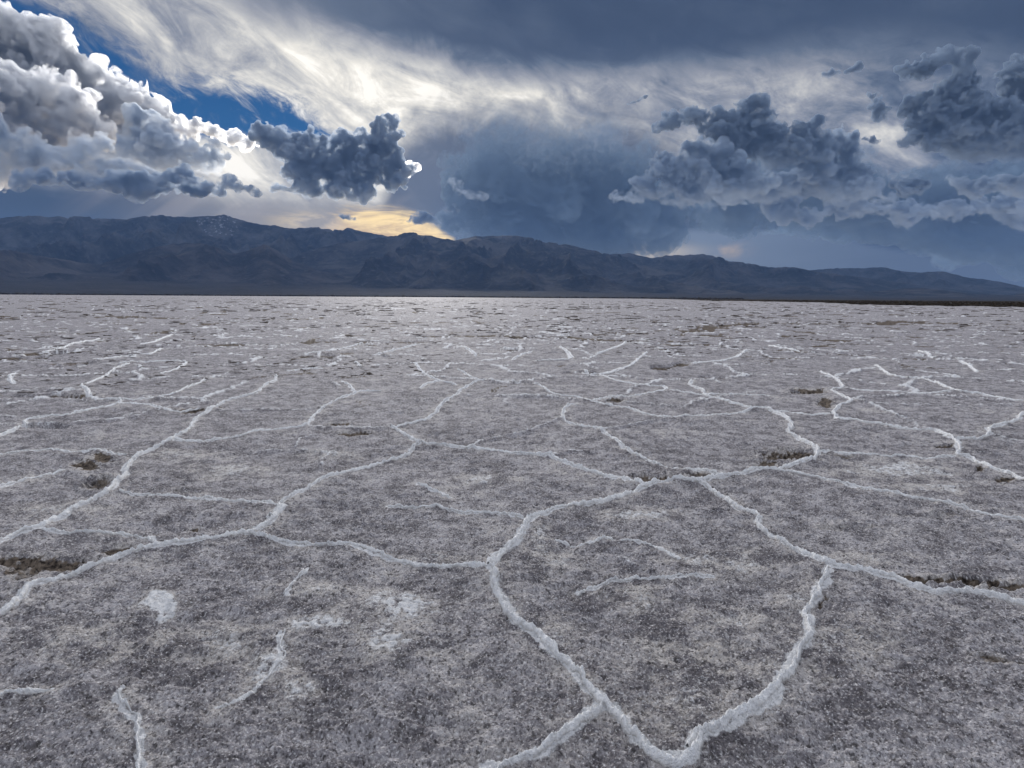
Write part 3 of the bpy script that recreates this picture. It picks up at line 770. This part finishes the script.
def cloud(name, label, cat, blobs, D, mat, seed=0, kids=(12, 7, 5), vox_px=1.0, rough=0.55, up=0.35, flat=0.45, group='clouds over the mountains', kid_r=(0.28, 0.55), shrink=.94):
    """blobs: (px, py, r_px[, squash_z[, depth]]) seen at distance D metres."""
    rs = np.random.RandomState(seed)
    S = []
    mpp = D / FPX
    for b in blobs:
        px, py, r = b[:3]
        sq = b[3] if len(b) > 3 else 0.85
        dz = b[4] if len(b) > 4 else rs.uniform(-.4, .4)
        c = CAM + ray(px, py) * (D + dz * r * mpp)
        S.append((c, r * mpp * shrink, sq))
    allS = list(S); cur = S
    for lev, n in enumerate(kids):
        nxt = []
        for c, r, sq in cur:
            for _ in range(n):
                d = rs.normal(size=3); d[2] += up; d[1] -= .25; d /= np.linalg.norm(d)
                if d[2] < 0: d[2] *= flat
                rr = r * rs.uniform(*kid_r)
                if rr < mpp * 1.2: continue
                nxt.append((c + d * r * np.array([1, 1, sq]) * rs.uniform(.8, 1.05), rr, min(1, sq + .1)))
        allS += nxt; cur = nxt
    V = []; F = []; n = 0
    for c, r, sq in allS:
        v0, f0 = ico(2 if r > 6 * mpp else 1)
        V.append(v0 * np.array([r, r, r * sq]) + c); F.append(f0 + n); n += len(v0)
    V = np.concatenate(V); F = np.concatenate(F)
    org = V.mean(0)
    me = raw_mesh(name + "_tmp", V - org, F)
    tmp = bpy.data.objects.new(name + "_tmp", me); COL.objects.link(tmp)
    md = tmp.modifiers.new("remesh", 'REMESH'); md.mode = 'VOXEL'; md.voxel_size = vox_px * mpp
    dg = bpy.context.evaluated_depsgraph_get()
    ev = tmp.evaluated_get(dg)
    me2 = bpy.data.meshes.new_from_object(ev)
    bpy.data.objects.remove(tmp); bpy.data.meshes.remove(me)
    nv = len(me2.vertices)
    co = np.empty(nv * 3, np.float32); me2.vertices.foreach_get("co", co); co = co.reshape(-1, 3)
    no = np.empty(nv * 3, np.float32); me2.vertices.foreach_get("normal", no); no = no.reshape(-1, 3)
    rmean = np.mean([s[1] for s in S])
    disp = 0; a = 1.0
    for k in range(6):
        sc = rmean * 1.3 / 2 ** k
        if sc < mpp * 1.6: break
        nz = perlin3(co / sc + seed * 3.7 + 11 * k)
        disp = disp + a * (nz if k < 1 else np.abs(nz) * 1.6 - .45) * sc
    if not np.isscalar(disp):
        co = co + no * (disp * rough)[:, None]
        me2.vertices.foreach_set("co", co.astype(np.float32).ravel())
    me2.update()
    tmp = bpy.data.objects.new(name + "_tmp", me2); COL.objects.link(tmp)
    md = tmp.modifiers.new("remesh", 'REMESH'); md.mode = 'VOXEL'; md.voxel_size = vox_px * mpp
    me3 = bpy.data.meshes.new_from_object(tmp.evaluated_get(bpy.context.evaluated_depsgraph_get()))
    bpy.data.objects.remove(tmp); bpy.data.meshes.remove(me2)
    me2 = me3
    me2.name = name
    me2.materials.clear(); me2.materials.append(mat)
    o = bpy.data.objects.new(name, me2); COL.objects.link(o)
    o.location = Vector(org)
    tag(o, label, cat, group)
    return o

m_white = cloud_material('white_vapour', 0.0085, (0.982, 0.988, 0.996), 0.74, soft=1)
m_lgrey = cloud_material('shade_pale_vapour', 0.0065, (0.76, 0.805, 0.86), 0.6, soft=1, fade=.12, top=.5)  # from here down, greyer scatter colours stand in for shade in thick cloud
m_grey = cloud_material('shade_grey_vapour', 0.0062, (0.47, 0.545, 0.64), 0.15, soft=1, fade=.03, top=.55)
m_bdark = cloud_material('backlit_vapour', 0.0095, (0.52, 0.59, 0.68), 0.5, soft=1)
m_dark = cloud_material('shade_dark_vapour', 0.0072, (0.36, 0.435, 0.535), 0.1, soft=1, fade=.15, top=.4)
m_tuft = cloud_material('tuft_vapour', 0.0016, (0.50, 0.57, 0.66), 0.1, soft=1)
m_storm = cloud_material('storm_vapour', 0.0014, (0.23, 0.31, 0.41), 0.15, soft=1, e0=.41, e1=.66, airy=True)
CG = 'heaped clouds over the mountains'
# towering heap on the left
cloud('cumulus_cloud', "towering white edged cumulus filling the upper left corner of the sky", 'cloud',
      [(24,52,15),(40,38,10),(-15,78,22),(50,57,17),(-5,80,40),(30,85,38),(62,76,18),(88,72,14),(70,105,34),(105,108,28),(128,112,22),(148,122,16),(90,135,34),(20,125,42),(-20,130,45),(55,140,36)], 46000, m_white, seed=3)
cloud('cumulus_cloud', "bright capped cumulus mound in front of the towering one at the left edge", 'cloud',
      [(20,95,17),(42,92,16),(62,98,15),(82,108,15),(95,122,11),(0,110,24),(35,118,24),(65,128,20),(10,140,26),(50,146,20),(88,140,12),(-25,120,30),(-20,150,30)], 35500, m_white, seed=4)
cloud('cumulus_cloud', "low ragged cumulus bank with lit shreds below the capped mound on the left", 'cloud',
      [(-10,140,18,.6),(15,146,14,.6),(40,152,15,.55),(65,155,14,.5),(90,152,12,.6),(105,145,9,.7),(30,165,18,.45),(75,170,18,.4),(-20,165,22,.5),(120,172,18,.4)], 30000, m_lgrey, seed=6)
cloud('cumulus_cloud', "grey rounded cumulus with a thin bright rim beside the blue gap", 'cloud',
      [(125,136,11),(142,131,13),(158,134,14),(150,150,20,.7),(180,150,18,.7),(128,155,16,.7),(200,160,16,.6),(170,168,20,.5),(215,158,12,.6)], 39500, m_lgrey, seed=8)
cloud('cumulus_cloud', "small white topped cumulus puff under the blue gap", 'cloud',
      [(180,126,7),(195,127,8),(208,131,6),(190,136,9,.6),(218,137,7,.7),(235,138,8,.7),(248,145,8,.7)], 43500, m_white, seed=9)
cloud('stratus_cloud', "long flat dark cloud bar above the left mountains", 'cloud',
      [(40,180,16,.3),(75,184,16,.3),(110,182,18,.32),(145,180,18,.35),(180,183,17,.35),(205,188,13,.35),(150,192,14,.25),(230,186,7,.4),(222,180,6,.5)], 27500, m_bdark, seed=10)
cloud('cumulus_cloud', "small dark torn cloud with lit underside left of the central cumulus", 'cloud',
      [(222,186,6,.6),(230,181,6),(240,188,8,.5),(252,190,6,.5),(258,194,5,.5),(215,193,8,.4)], 28500, m_bdark, seed=12)
cloud('cumulus_cloud', "dark twin peaked cumulus in front of the brightest sky", 'cloud',
      [(262,133,9),(272,140,12),(285,150,14),(302,150,15),(306,138,9),(322,146,7),(300,168,17),(320,168,17,.8),(335,160,15),(352,150,14),(368,140,12),(376,128,9),(388,124,9),(391,138,11),(384,152,15),(365,165,18,.8),(396,165,10),(392,182,13,.7),(374,180,12,.9,-.2),(360,178,12,.9,.2),(384,134,9),(340,182,18,.55),(310,188,17,.42),(290,190,12,.4),(365,190,15,.5),(404,172,8),(412,168,6),(345,194,14,.4)], 38000, m_bdark, seed=5)
cloud('cumulus_cloud', "small curled white cumulus at the right shoulder of the twin peaked one", 'cloud',
      [(400,164,5),(408,166,5),(415,168,5),(404,174,6),(396,172,6)], 41800, m_white, seed=13)
cloud('cumulus_cloud', "small dark cloud scrap floating in the yellow opening", 'cloud', [(411,221,5,.7),(417,219,6,.7),(424,218,7,.7),(431,220,6,.7),(436,222,5,.6),(420,222,6,.5)], 46500, m_dark, seed=14)
cloud('cumulus_cloud', "tiny dark cloud scrap at the left of the yellow opening", 'cloud', [(341,216,4,.6),(348,217,4,.6),(354,220,3.5,.5)], 46500, m_dark, seed=15)
cloud('cumulus_cloud', "pale small cumulus tuft against the dark rain mass", 'cloud', [(452,183,5),(459,188,6),(466,194,6,.7),(474,197,6,.6),(482,197,5)], 45500, m_tuft, seed=16, rough=.8)
# the heaped mass right of the middle
cloud('cumulus_cloud', "long dark cumulus bank with three bumps over the right middle", 'cloud',
      [(658,128,9,.7),(672,122,10),(690,118,11),(705,124,11),(720,118,8),(740,112,9),(760,108,10),(768,114,8),(750,124,15,.8),(752,140,13),(725,132,15,.7),(770,132,14),(735,146,15,.7),(775,150,17,.7),(800,140,13),(812,134,9),(820,142,9),(800,156,18,.7),(775,165,16,.5),(815,162,12,.6)], 42000, m_dark, seed=21)
cloud('cumulus_cloud', "grey swelling cumulus to the right under the long dark bank", 'cloud',
      [(838,136,9),(848,140,8),(832,150,13),(845,160,11),(825,170,20,.7),(855,182,14,.6),(800,188,26,.5),(770,195,26,.45),(840,192,22,.45),(740,198,22,.4),(870,192,10,.5),(875,200,12,.4)], 44500, m_grey, seed=22)
cloud('cumulus_cloud', "pale grey lumpy cumulus cluster under the left half of the dark bank", 'cloud',
      [(700,150,12),(715,158,14),(690,163,13),(668,164,11),(655,172,12),(735,172,18,.7),(705,180,18,.7),(675,186,16,.7),(650,192,14,.6),(640,182,9),(725,192,18,.5),(690,200,18,.4),(635,198,12,.5),(615,196,9,.6),(755,182,15,.6)], 40000, m_grey, seed=23)
cloud('stratus_cloud', "long level grey cloud bar low on the right", 'cloud',
      [(780,212,14,.35),(815,214,16,.35),(850,210,16,.35),(885,208,14,.35),(920,212,16,.35),(960,212,18,.35),(1000,210,20,.35),(1045,210,24,.35),(1010,198,12,.35)], 47000, m_grey, seed=24, rough=.7)
# broken dark clouds on the right
cloud('cumulus_cloud', "big ragged dark cumulus near the right edge of the sky", 'cloud',
      [(912,70,8,.6),(925,66,9,.7),(940,62,9,.7),(955,60,8),(962,66,7),(958,78,9),(950,88,11),(966,90,9),(945,102,12),(968,104,11),(975,96,7),(935,118,15),(925,132,14,.7),(955,120,17),(985,122,16),(960,138,22,.7),(1000,128,17),(990,142,20,.6),(1030,128,20),(1030,144,22,.6),(915,112,6),(912,140,10,.6),(908,128,6),(1060,140,20,.7)], 41000, m_dark, seed=31, rough=.6)
cloud('cumulus_cloud', "small round dark cloud beside the ragged dark cumulus", 'cloud', [(908,104,6),(916,101,6),(922,98,6,.8),(928,96,4)], 40500, m_dark, seed=32)
cloud('cumulus_cloud', "ragged dark cloud cut by the right edge of the frame", 'cloud', [(1018,68,8),(1022,82,10),(1012,100,7),(1030,95,14),(1024,112,10),(1000,105,4),(1004,74,4,.7),(994,76,4,.6),(1008,85,4),(1040,75,16)], 42500, m_dark, seed=33, rough=.6)
cloud('cumulus_cloud', "small dark shred hanging left of the ragged dark cumulus", 'cloud', [(872,97,4),(876,105,5),(882,112,6),(878,118,5,.6),(887,108,3),(871,110,3),(884,120,3)], 41500, m_dark, seed=34, rough=.7)
cloud('cumulus_cloud', "double dark cloudlet high in the pale band at right", 'cloud', [(824,75,3.5,.8),(831,74,4,.8),(838,73,3,.6)], 41500, m_dark, seed=35, rough=.6)
cloud('cumulus_cloud', "dark cloudlet trailing up to the right of the double one", 'cloud', [(846,72,3,.8),(852,69,3.5,.8),(860,66,4,.8),(856,70,3,.7)], 41500, m_dark, seed=36, rough=.6)
cloud('cumulus_cloud', "tiny dark cloudlet under the hanging shred", 'cloud', [(866,139,3,.8),(871,140,4,.8),(876,142,3,.7)], 42500, m_dark, seed=37, rough=.6)
cloud('cumulus_cloud', "tiny torn dark wisp left of the long dark bank", 'cloud', [(645,97,2.6),(642,99,2.4,.8),(638.5,100.5,2.2,.8),(635,102,2,.7),(631.5,103,1.9,.7),(628,104,1.6,.6)], 42500, m_dark, seed=38, rough=.6, vox_px=.8)
cloud('cumulus_cloud', "dark flat scrap below the ragged dark cumulus", 'cloud', [(900,186,7,.6),(910,184,8,.6),(920,190,6,.6),(905,192,8,.4),(926,187,4)], 42500, m_dark, seed=39, rough=.6)
cloud('cumulus_cloud', "dark flattened cloud low at the right edge", 'cloud', [(975,192,10,.5),(990,188,11,.5),(1008,190,12,.45),(1030,188,14,.5),(955,182,6,.5),(965,178,5,.5)], 43000, m_grey, seed=40, rough=.6)

# soft storm clouds behind the heaps
cloud('storm_cloud', "vast soft dark storm cloud filling the middle of the sky above the massif", 'cloud',
      [(474,178,34),(490,158,32),(512,148,34),(552,150,36),(590,156,34),(626,166,30),(500,195,46,.8),(545,205,54,.7),(600,210,50,.65),(650,215,44,.55),(486,218,34,.6),(520,240,48,.5),(590,245,48,.5),(655,236,36,.35),(492,246,30,.5)], 53000, m_storm, seed=51, vox_px=1.8, kids=(9, 4), rough=.3)
cloud('storm_cloud', "soft dark storm bank behind the heaped clouds on the right", 'cloud',
      [(720,175,40,.8),(780,180,44,.7),(840,190,42,.6),(890,200,36,.5),(940,195,36,.5),(990,190,38,.6),(1040,195,44,.6),(745,215,44,.4),(830,222,44,.35),(900,232,44,.45),(970,242,46,.5),(1040,246,50,.5)], 56000, m_storm, seed=52, vox_px=1.8, kids=(9, 4), rough=.3)

# ------------------------------------------------------------------ sun, sky and air
SUN_PX = (418, 92)
sd = ray(*SUN_PX)
SUN_AZ = math.atan2(sd[0], sd[1]); SUN_EL = math.asin(sd[2])
sl = bpy.data.lights.new("sun", 'SUN'); sl.energy = 1.5; sl.angle = R(10); sl.color = (1, .965, .915)
so = bpy.data.objects.new("sun", sl); COL.objects.link(so)
so.rotation_euler = Vector(sd).to_track_quat('Z', 'Y').to_euler()

w = bpy.data.worlds.new("World"); scene.world = w; w.use_nodes = True
w.node_tree.nodes.clear()
t = NT(w.node_tree)
tc = t.node('ShaderNodeTexCoord')
sep = t.node('ShaderNodeSeparateXYZ'); t.l.new(tc.outputs['Generated'], sep.inputs[0])
dx, dy, dz = sep.outputs
AZn = t.math('DEGREES', t.math('ARCTAN2', dx, dy))
ELn = t.math('DEGREES', t.math('ARCSINE', dz))
AZ01 = t.math('MULTIPLY_ADD', AZn, 1 / 120, .5, clamp=True)


def curve(pts, absolute=False):
    """a line drawn on the sky: azimuth -> elevation in degrees."""
    n = t.node('ShaderNodeFloatCurve')
    t.l.new(AZ01, n.inputs['Value'])
    c = n.mapping.curves[0]
    Q = []
    for p in pts:
        if absolute:
            a, v = azel(p[0], 200)[0], p[1]
        else:
            a, e = azel(*p); v = e / 40
        Q.append((a / 120 + .5, v))
    Q.sort()
    n.mapping.clip_min_y = -1; n.mapping.clip_max_y = 2
    n.mapping.use_clip = False
    while len(c.points) < len(Q): c.points.new(.5, .5)
    for i, q in enumerate(Q):
        c.points[i].location = q; c.points[i].handle_type = 'AUTO'
    n.mapping.update()
    return n.outputs[0] if absolute else t.mul(n.outputs[0], 40.0)


def spot(px, py, rx, ry):
    """soft round patch of sky, 1 at the centre."""
    a, e = azel(px, py)
    ra = azel(px + rx, py)[0] - a; re = e - azel(px, py + ry)[1]
    u_ = t.math('DIVIDE', t.sub(AZn, a), ra); v_ = t.math('DIVIDE', t.sub(ELn, e), re)
    q = t.add(t.mul(u_, u_), t.mul(v_, v_))
    return t.math('POWER', 2.718, t.mul(q, -1.0))


def snoise(ang, along, across, detail=5, rough=.55, dist=0.0, seed=0.0):
    c, s = math.cos(R(ang)), math.sin(R(ang))
    x = t.mul(t.add(t.mul(AZn, c), t.mul(ELn, s)), along)
    y = t.mul(t.sub(t.mul(ELn, c), t.mul(AZn, s)), across)
    return t.noise(t.vec(x, y, seed), 1.0, detail, rough, dist)


def cen(n): return t.sub(n, .5)

nb = snoise(0, .16, .22, 6, .58, .4)               # billowy
nstr = snoise(-22, .13, .30, 8, .64, .9, 3.0)       # sheet streaks, sloping to the right
nwisp = snoise(-28, .30, .60, 8, .7, 1.0, 7.0)     # fine wisps
nrain = snoise(52, .15, .30, 6, .6, 1.8, 11.0)      # slanting fibres
nband = snoise(0, .07, .75, 7, .62, 1.0, 15.0)        # level bands

# blue sky in the gaps
sky = t.node('ShaderNodeTexSky', sky_type='NISHITA')
sky.sun_disc = False
sky.sun_elevation = SUN_EL; sky.sun_rotation = SUN_AZ
sky.air_density = 1.0; sky.dust_density = 0.0; sky.ozone_density = 5.0

# high sheet of cloud, thin and bright round the sun, a dark deck above and to the right
G = curve([(-90,-90),(-20,-40),(25,0),(60,14),(95,35),(130,54),(165,76),(200,86),(240,90),(270,97),(300,113),(330,138),(352,190),(380,330),(1100,330)])
LB = curve([(-90,150),(100,150),(165,125),(200,136),(260,138),(300,140),(350,150),(400,40),(460,-200),(1100,-200)])
a1 = t.ss(t.add(t.sub(ELn, G), t.add(t.mul(cen(nwisp), 5.5), t.mul(cen(nb), 2.0))), -1.0, 1.3)
a2 = t.ss(t.add(t.sub(LB, ELn), t.add(t.mul(cen(nwisp), 3.5), t.mul(cen(nb), 2.0))), -.9, 1.0)
cover = t.math('MAXIMUM', t.math('MAXIMUM', a1, a2), t.ss(nwisp, .48, .85, 0, .55))

B = curve([(-90,.55),(60,.66),(150,.68),(250,.74),(330,.85),(440,.90),(520,.76),(600,.62),(700,.56),(800,.53),(900,.48),(1024,.37),(1100,.3)], absolute=True)
DK = curve([(-90,-160),(100,-80),(200,-18),(280,22),(350,44),(430,66),(512,75),(600,71),(700,66),(800,52),(900,52),(1024,60),(1100,60)])
DB = curve([(-90,.55),(200,.50),(300,.40),(400,.29),(500,.23),(650,.19),(800,.195),(900,.22),(1024,.17),(1100,.15)], absolute=True)
deck = t.ss(t.add(t.sub(ELn, DK), t.add(t.mul(cen(nstr), 6.0), t.mul(cen(nb), 2.5))), -1.6, 2.2)
nbil = snoise(-12, .30, .42, 7, .62, .9, 33.0)
br = t.add(B, t.mul(cen(nstr), 1.15))
br = t.add(br, t.mul(cen(nwisp), .40))
br = t.add(br, t.mul(cen(nbil), .25))
# greyer lower down on the right
br = t.sub(br, t.mul(t.ss(ELn, azel(800, 120)[1], azel(800, 190)[1], 0, .14), t.ss(AZn, 0, 15)))
deckb = t.add(DB, t.add(t.mul(cen(nstr), .16), t.mul(cen(nb), .12)))
bright = t.add(t.mul(br, t.sub(1.0, deck)), t.mul(deckb, deck))
bright = t.add(bright, t.mul(spot(400, 95, 70, 20), .10))
bright = t.add(bright, t.mul(spot(230, 165, 50, 28), .2))
bright = t.add(bright, t.mul(spot(520, 95, 60, 7), .16))
bright = t.add(bright, t.mul(spot(880, 135, 30, 9), .22))
bright = t.add(bright, t.mul(spot(905, 183, 34, 7), .2))
ramp = t.node('ShaderNodeValToRGB')
t.l.new(bright, ramp.inputs[0])
cr = ramp.color_ramp; cr.interpolation = 'B_SPLINE' if False else 'LINEAR'
stops = [(0.0, srgb(38, 52, 76)), (.2, srgb(66, 80, 104)), (.35, srgb(98, 110, 130)), (.55, srgb(150, 154, 164)), (.75, srgb(203, 202, 200)), (.92, srgb(248, 243, 232)), (1.0, (1.15, 1.1, 1.0))]
cr.elements[0].position, cr.elements[0].color = stops[0][0], (*stops[0][1], 1)
cr.elements[1].position, cr.elements[1].color = stops[-1][0], (*stops[-1][1], 1)
for p_, c_ in stops[1:-1]:
    e = cr.elements.new(p_); e.color = (*c_, 1)
sheet = ramp.outputs[0]

# rain-bearing mass in the middle and on the right
T = curve([(-90,345),(280,345),(340,270),(385,190),(400,140),(425,112),(455,99),(500,99),(550,104),(600,101),(640,116),(700,148),(780,170),(860,192),(920,214),(1100,232)])
am = t.ss(t.add(t.sub(T, ELn), t.add(t.mul(cen(nrain), 3.2), t.mul(cen(nb), 4.5))), -1.5, 3.6)
vtop = azel(560, 95)[1]; vbot = azel(560, 250)[1]
hm = t.ss(t.add(ELn, t.add(t.mul(cen(nrain), 3.0), t.mul(cen(nb), 3.0))), vbot + 1.0, vtop)
mass = t.mix(hm, srgb(36, 50, 72), srgb(104, 112, 128))
mass = t.mix(t.mul(t.ss(nbil, .46, .68, 0, .75), t.ss(ELn, vbot + 1.5, vtop - 2.0, .15, 1.0)), mass, srgb(140, 147, 161))
mass = t.mix(t.mul(t.ss(nbil, .50, .32, 0, .6), t.ss(ELn, vbot, vtop)), mass, srgb(72, 86, 110))
mass = t.mix(t.mul(spot(425, 180, 48, 55), .75), mass, srgb(112, 121, 138))
mass = t.mix(t.mul(spot(580, 135, 45, 30), t.ss(nrain, .42, .66, 0, .8)), mass, srgb(150, 154, 166))
mass = t.mix(t.mul(spot(640, 225, 120, 24), .85), mass, srgb(36, 53, 76))
mass = t.mix(t.ss(AZn, 22, 40, 0, .55), mass, srgb(52, 64, 82))

# level cloud bars low on the right, a paler strip under them
low = t.mul(t.ss(ELn, azel(800, 195)[1], azel(800, 215)[1]), t.ss(AZn, 4, 12))
bars = t.mix(t.ss(nband, .40, .62), srgb(40, 52, 72), srgb(86, 96, 112))
bars = t.mix(t.ss(AZn, 24, 42, 0, .5), bars, srgb(54, 64, 82))
ST = curve([(-90,345),(520,345),(590,250),(620,236),(660,232),(720,230),(780,229),(830,234),(880,246),(940,256),(1024,262),(1100,268)])
strip = t.ss(t.add(t.sub(ST, ELn), t.add(t.mul(cen(nband), 1.6), t.mul(cen(nb), .9))), -.25, .45)
sc_ = t.mix(spot(650, 252, 42, 7), srgb(122, 134, 150), srgb(222, 206, 182))
sc_ = t.mix(t.mul(spot(725, 250, 18, 7), t.ss(nb, .45, .6)), sc_, srgb(215, 190, 160))
sc_ = t.mix(t.ss(AZn, 15, 34), sc_, srgb(86, 97, 115))

# rain curtain low on the left with slanting beams
LC = curve([(-90,165),(0,168),(100,174),(180,184),(240,195),(290,199),(360,201),(420,202),(460,212),(520,330),(1100,345)])
al = t.ss(t.add(t.sub(LC, ELn), t.add(t.mul(cen(nband), 1.4), t.mul(cen(nb), 2.2))), -1.6, 2.0)
beam = snoise(38, .02, .5, 3, .5, 0, 21.0)
cl = t.mix(t.ss(AZn, -36, -19), srgb(60, 74, 94), srgb(152, 150, 151))
cl = t.mix(t.ss(AZn, -15, -5), cl, srgb(98, 110, 128))
cl = t.mix(t.mul(t.ss(beam, .48, .66, 0, .5), t.ss(AZn, -38, -24)), cl, srgb(165, 160, 160))

# the yellow opening over the crest
YT = curve([(-90,345),(240,330),(290,244),(314,228),(338,211),(362,207),(392,210),(416,215),(434,224),(452,240),(500,330),(1100,345)])
nyel = snoise(0, .22, 1.1, 6, .65, .8, 27.0)
yel = t.ss(t.add(t.sub(YT, ELn), t.mul(cen(nyel), 3.2)), -.6, 1.1)
yel = t.math('MAXIMUM', yel, t.mul(spot(312, 222, 30, 8), t.ss(nyel, .4, .6, .2, .9)))
yc = t.mix(t.ss(nyel, .36, .62), srgb(222, 188, 142), tuple(1.3 * v for v in srgb(255, 224, 160)))
yc = t.mix(t.mul(spot(312, 222, 34, 14), .8), yc, srgb(226, 214, 198))

c = t.mix(am, sheet, mass)
c = t.mix(al, c, cl)
c = t.mix(low, c, bars)
c = t.mix(t.mul(strip, .9), c, sc_)
c = t.mix(yel, c, yc)
# overhead and behind the camera: plain grey overcast
AMB = t.mix(t.ss(dy, -.75, .55), (.58, .61, .69), (1.30, 1.33, 1.42))
hi = t.math('MAXIMUM', t.ss(ELn, 27, 40), t.ss(t.math('ABSOLUTE', AZn), 50, 75))
c = t.mix(hi, c, AMB)
cov = t.math('MAXIMUM', t.math('MAXIMUM', cover, am), t.math('MAXIMUM', t.math('MAXIMUM', al, hi), yel), clamp=True)

bg_sky = t.node('ShaderNodeBackground'); t.l.new(t.mix(1.0, sky.outputs[0], (.10, .30, .44), 'MULTIPLY'), bg_sky.inputs[0]); bg_sky.inputs[1].default_value = .05
bg_cl = t.node('ShaderNodeBackground'); t.l.new(c, bg_cl.inputs[0]); bg_cl.inputs[1].default_value = .574
mx = t.node('ShaderNodeMixShader')
t.l.new(cov, mx.inputs[0]); t.l.new(bg_sky.outputs[0], mx.inputs[1]); t.l.new(bg_cl.outputs[0], mx.inputs[2])
o = t.node('ShaderNodeOutputWorld'); t.l.new(mx.outputs[0], o.inputs[0])
w.cycles.sampling_method = 'MANUAL'; w.cycles.sample_map_resolution = 1024

# air over the flat
if True:
    x0, x1, y0, y1, z0, z1 = -34000, 34000, -34000, 32500, -5.0, 3300.0
    v = np.array([(x, y, z) for z in (z0, z1) for (x, y) in ((x0, y0), (x1, y0), (x1, y1), (x0, y1))])
    f = np.array([[3, 2, 1, 0], [4, 5, 6, 7], [0, 1, 5, 4], [1, 2, 6, 5], [2, 3, 7, 6], [3, 0, 4, 7]])
    hz = link('haze', raw_mesh('haze', v, f))
    m, tt_, out = new_mat('air')
    pv = tt_.node('ShaderNodeVolumePrincipled')
    pv.inputs['Color'].default_value = (.28, .50, .95, 1); pv.inputs['Density'].default_value = 1.0e-5; pv.inputs['Anisotropy'].default_value = .0
    tt_.l.new(pv.outputs[0], out.inputs['Volume'])
    hz.data.materials.append(m)
    tag(hz, "thin blue haze between the flat and the mountains", kind='stuff')

vs = scene.view_settings
scene.display_settings.display_device = 'sRGB'
vs.view_transform = 'Standard'; vs.look = 'None'; vs.exposure = 0.8; vs.gamma = 1.0; vs.use_curve_mapping = False
cy = scene.cycles
cy.max_bounces = 8; cy.volume_bounces = 6; cy.diffuse_bounces = 3; cy.glossy_bounces = 2
cy.use_denoising = True; cy.denoiser = 'OPENIMAGEDENOISE'
cy.volume_step_rate = 0.4
cy.use_adaptive_sampling = False
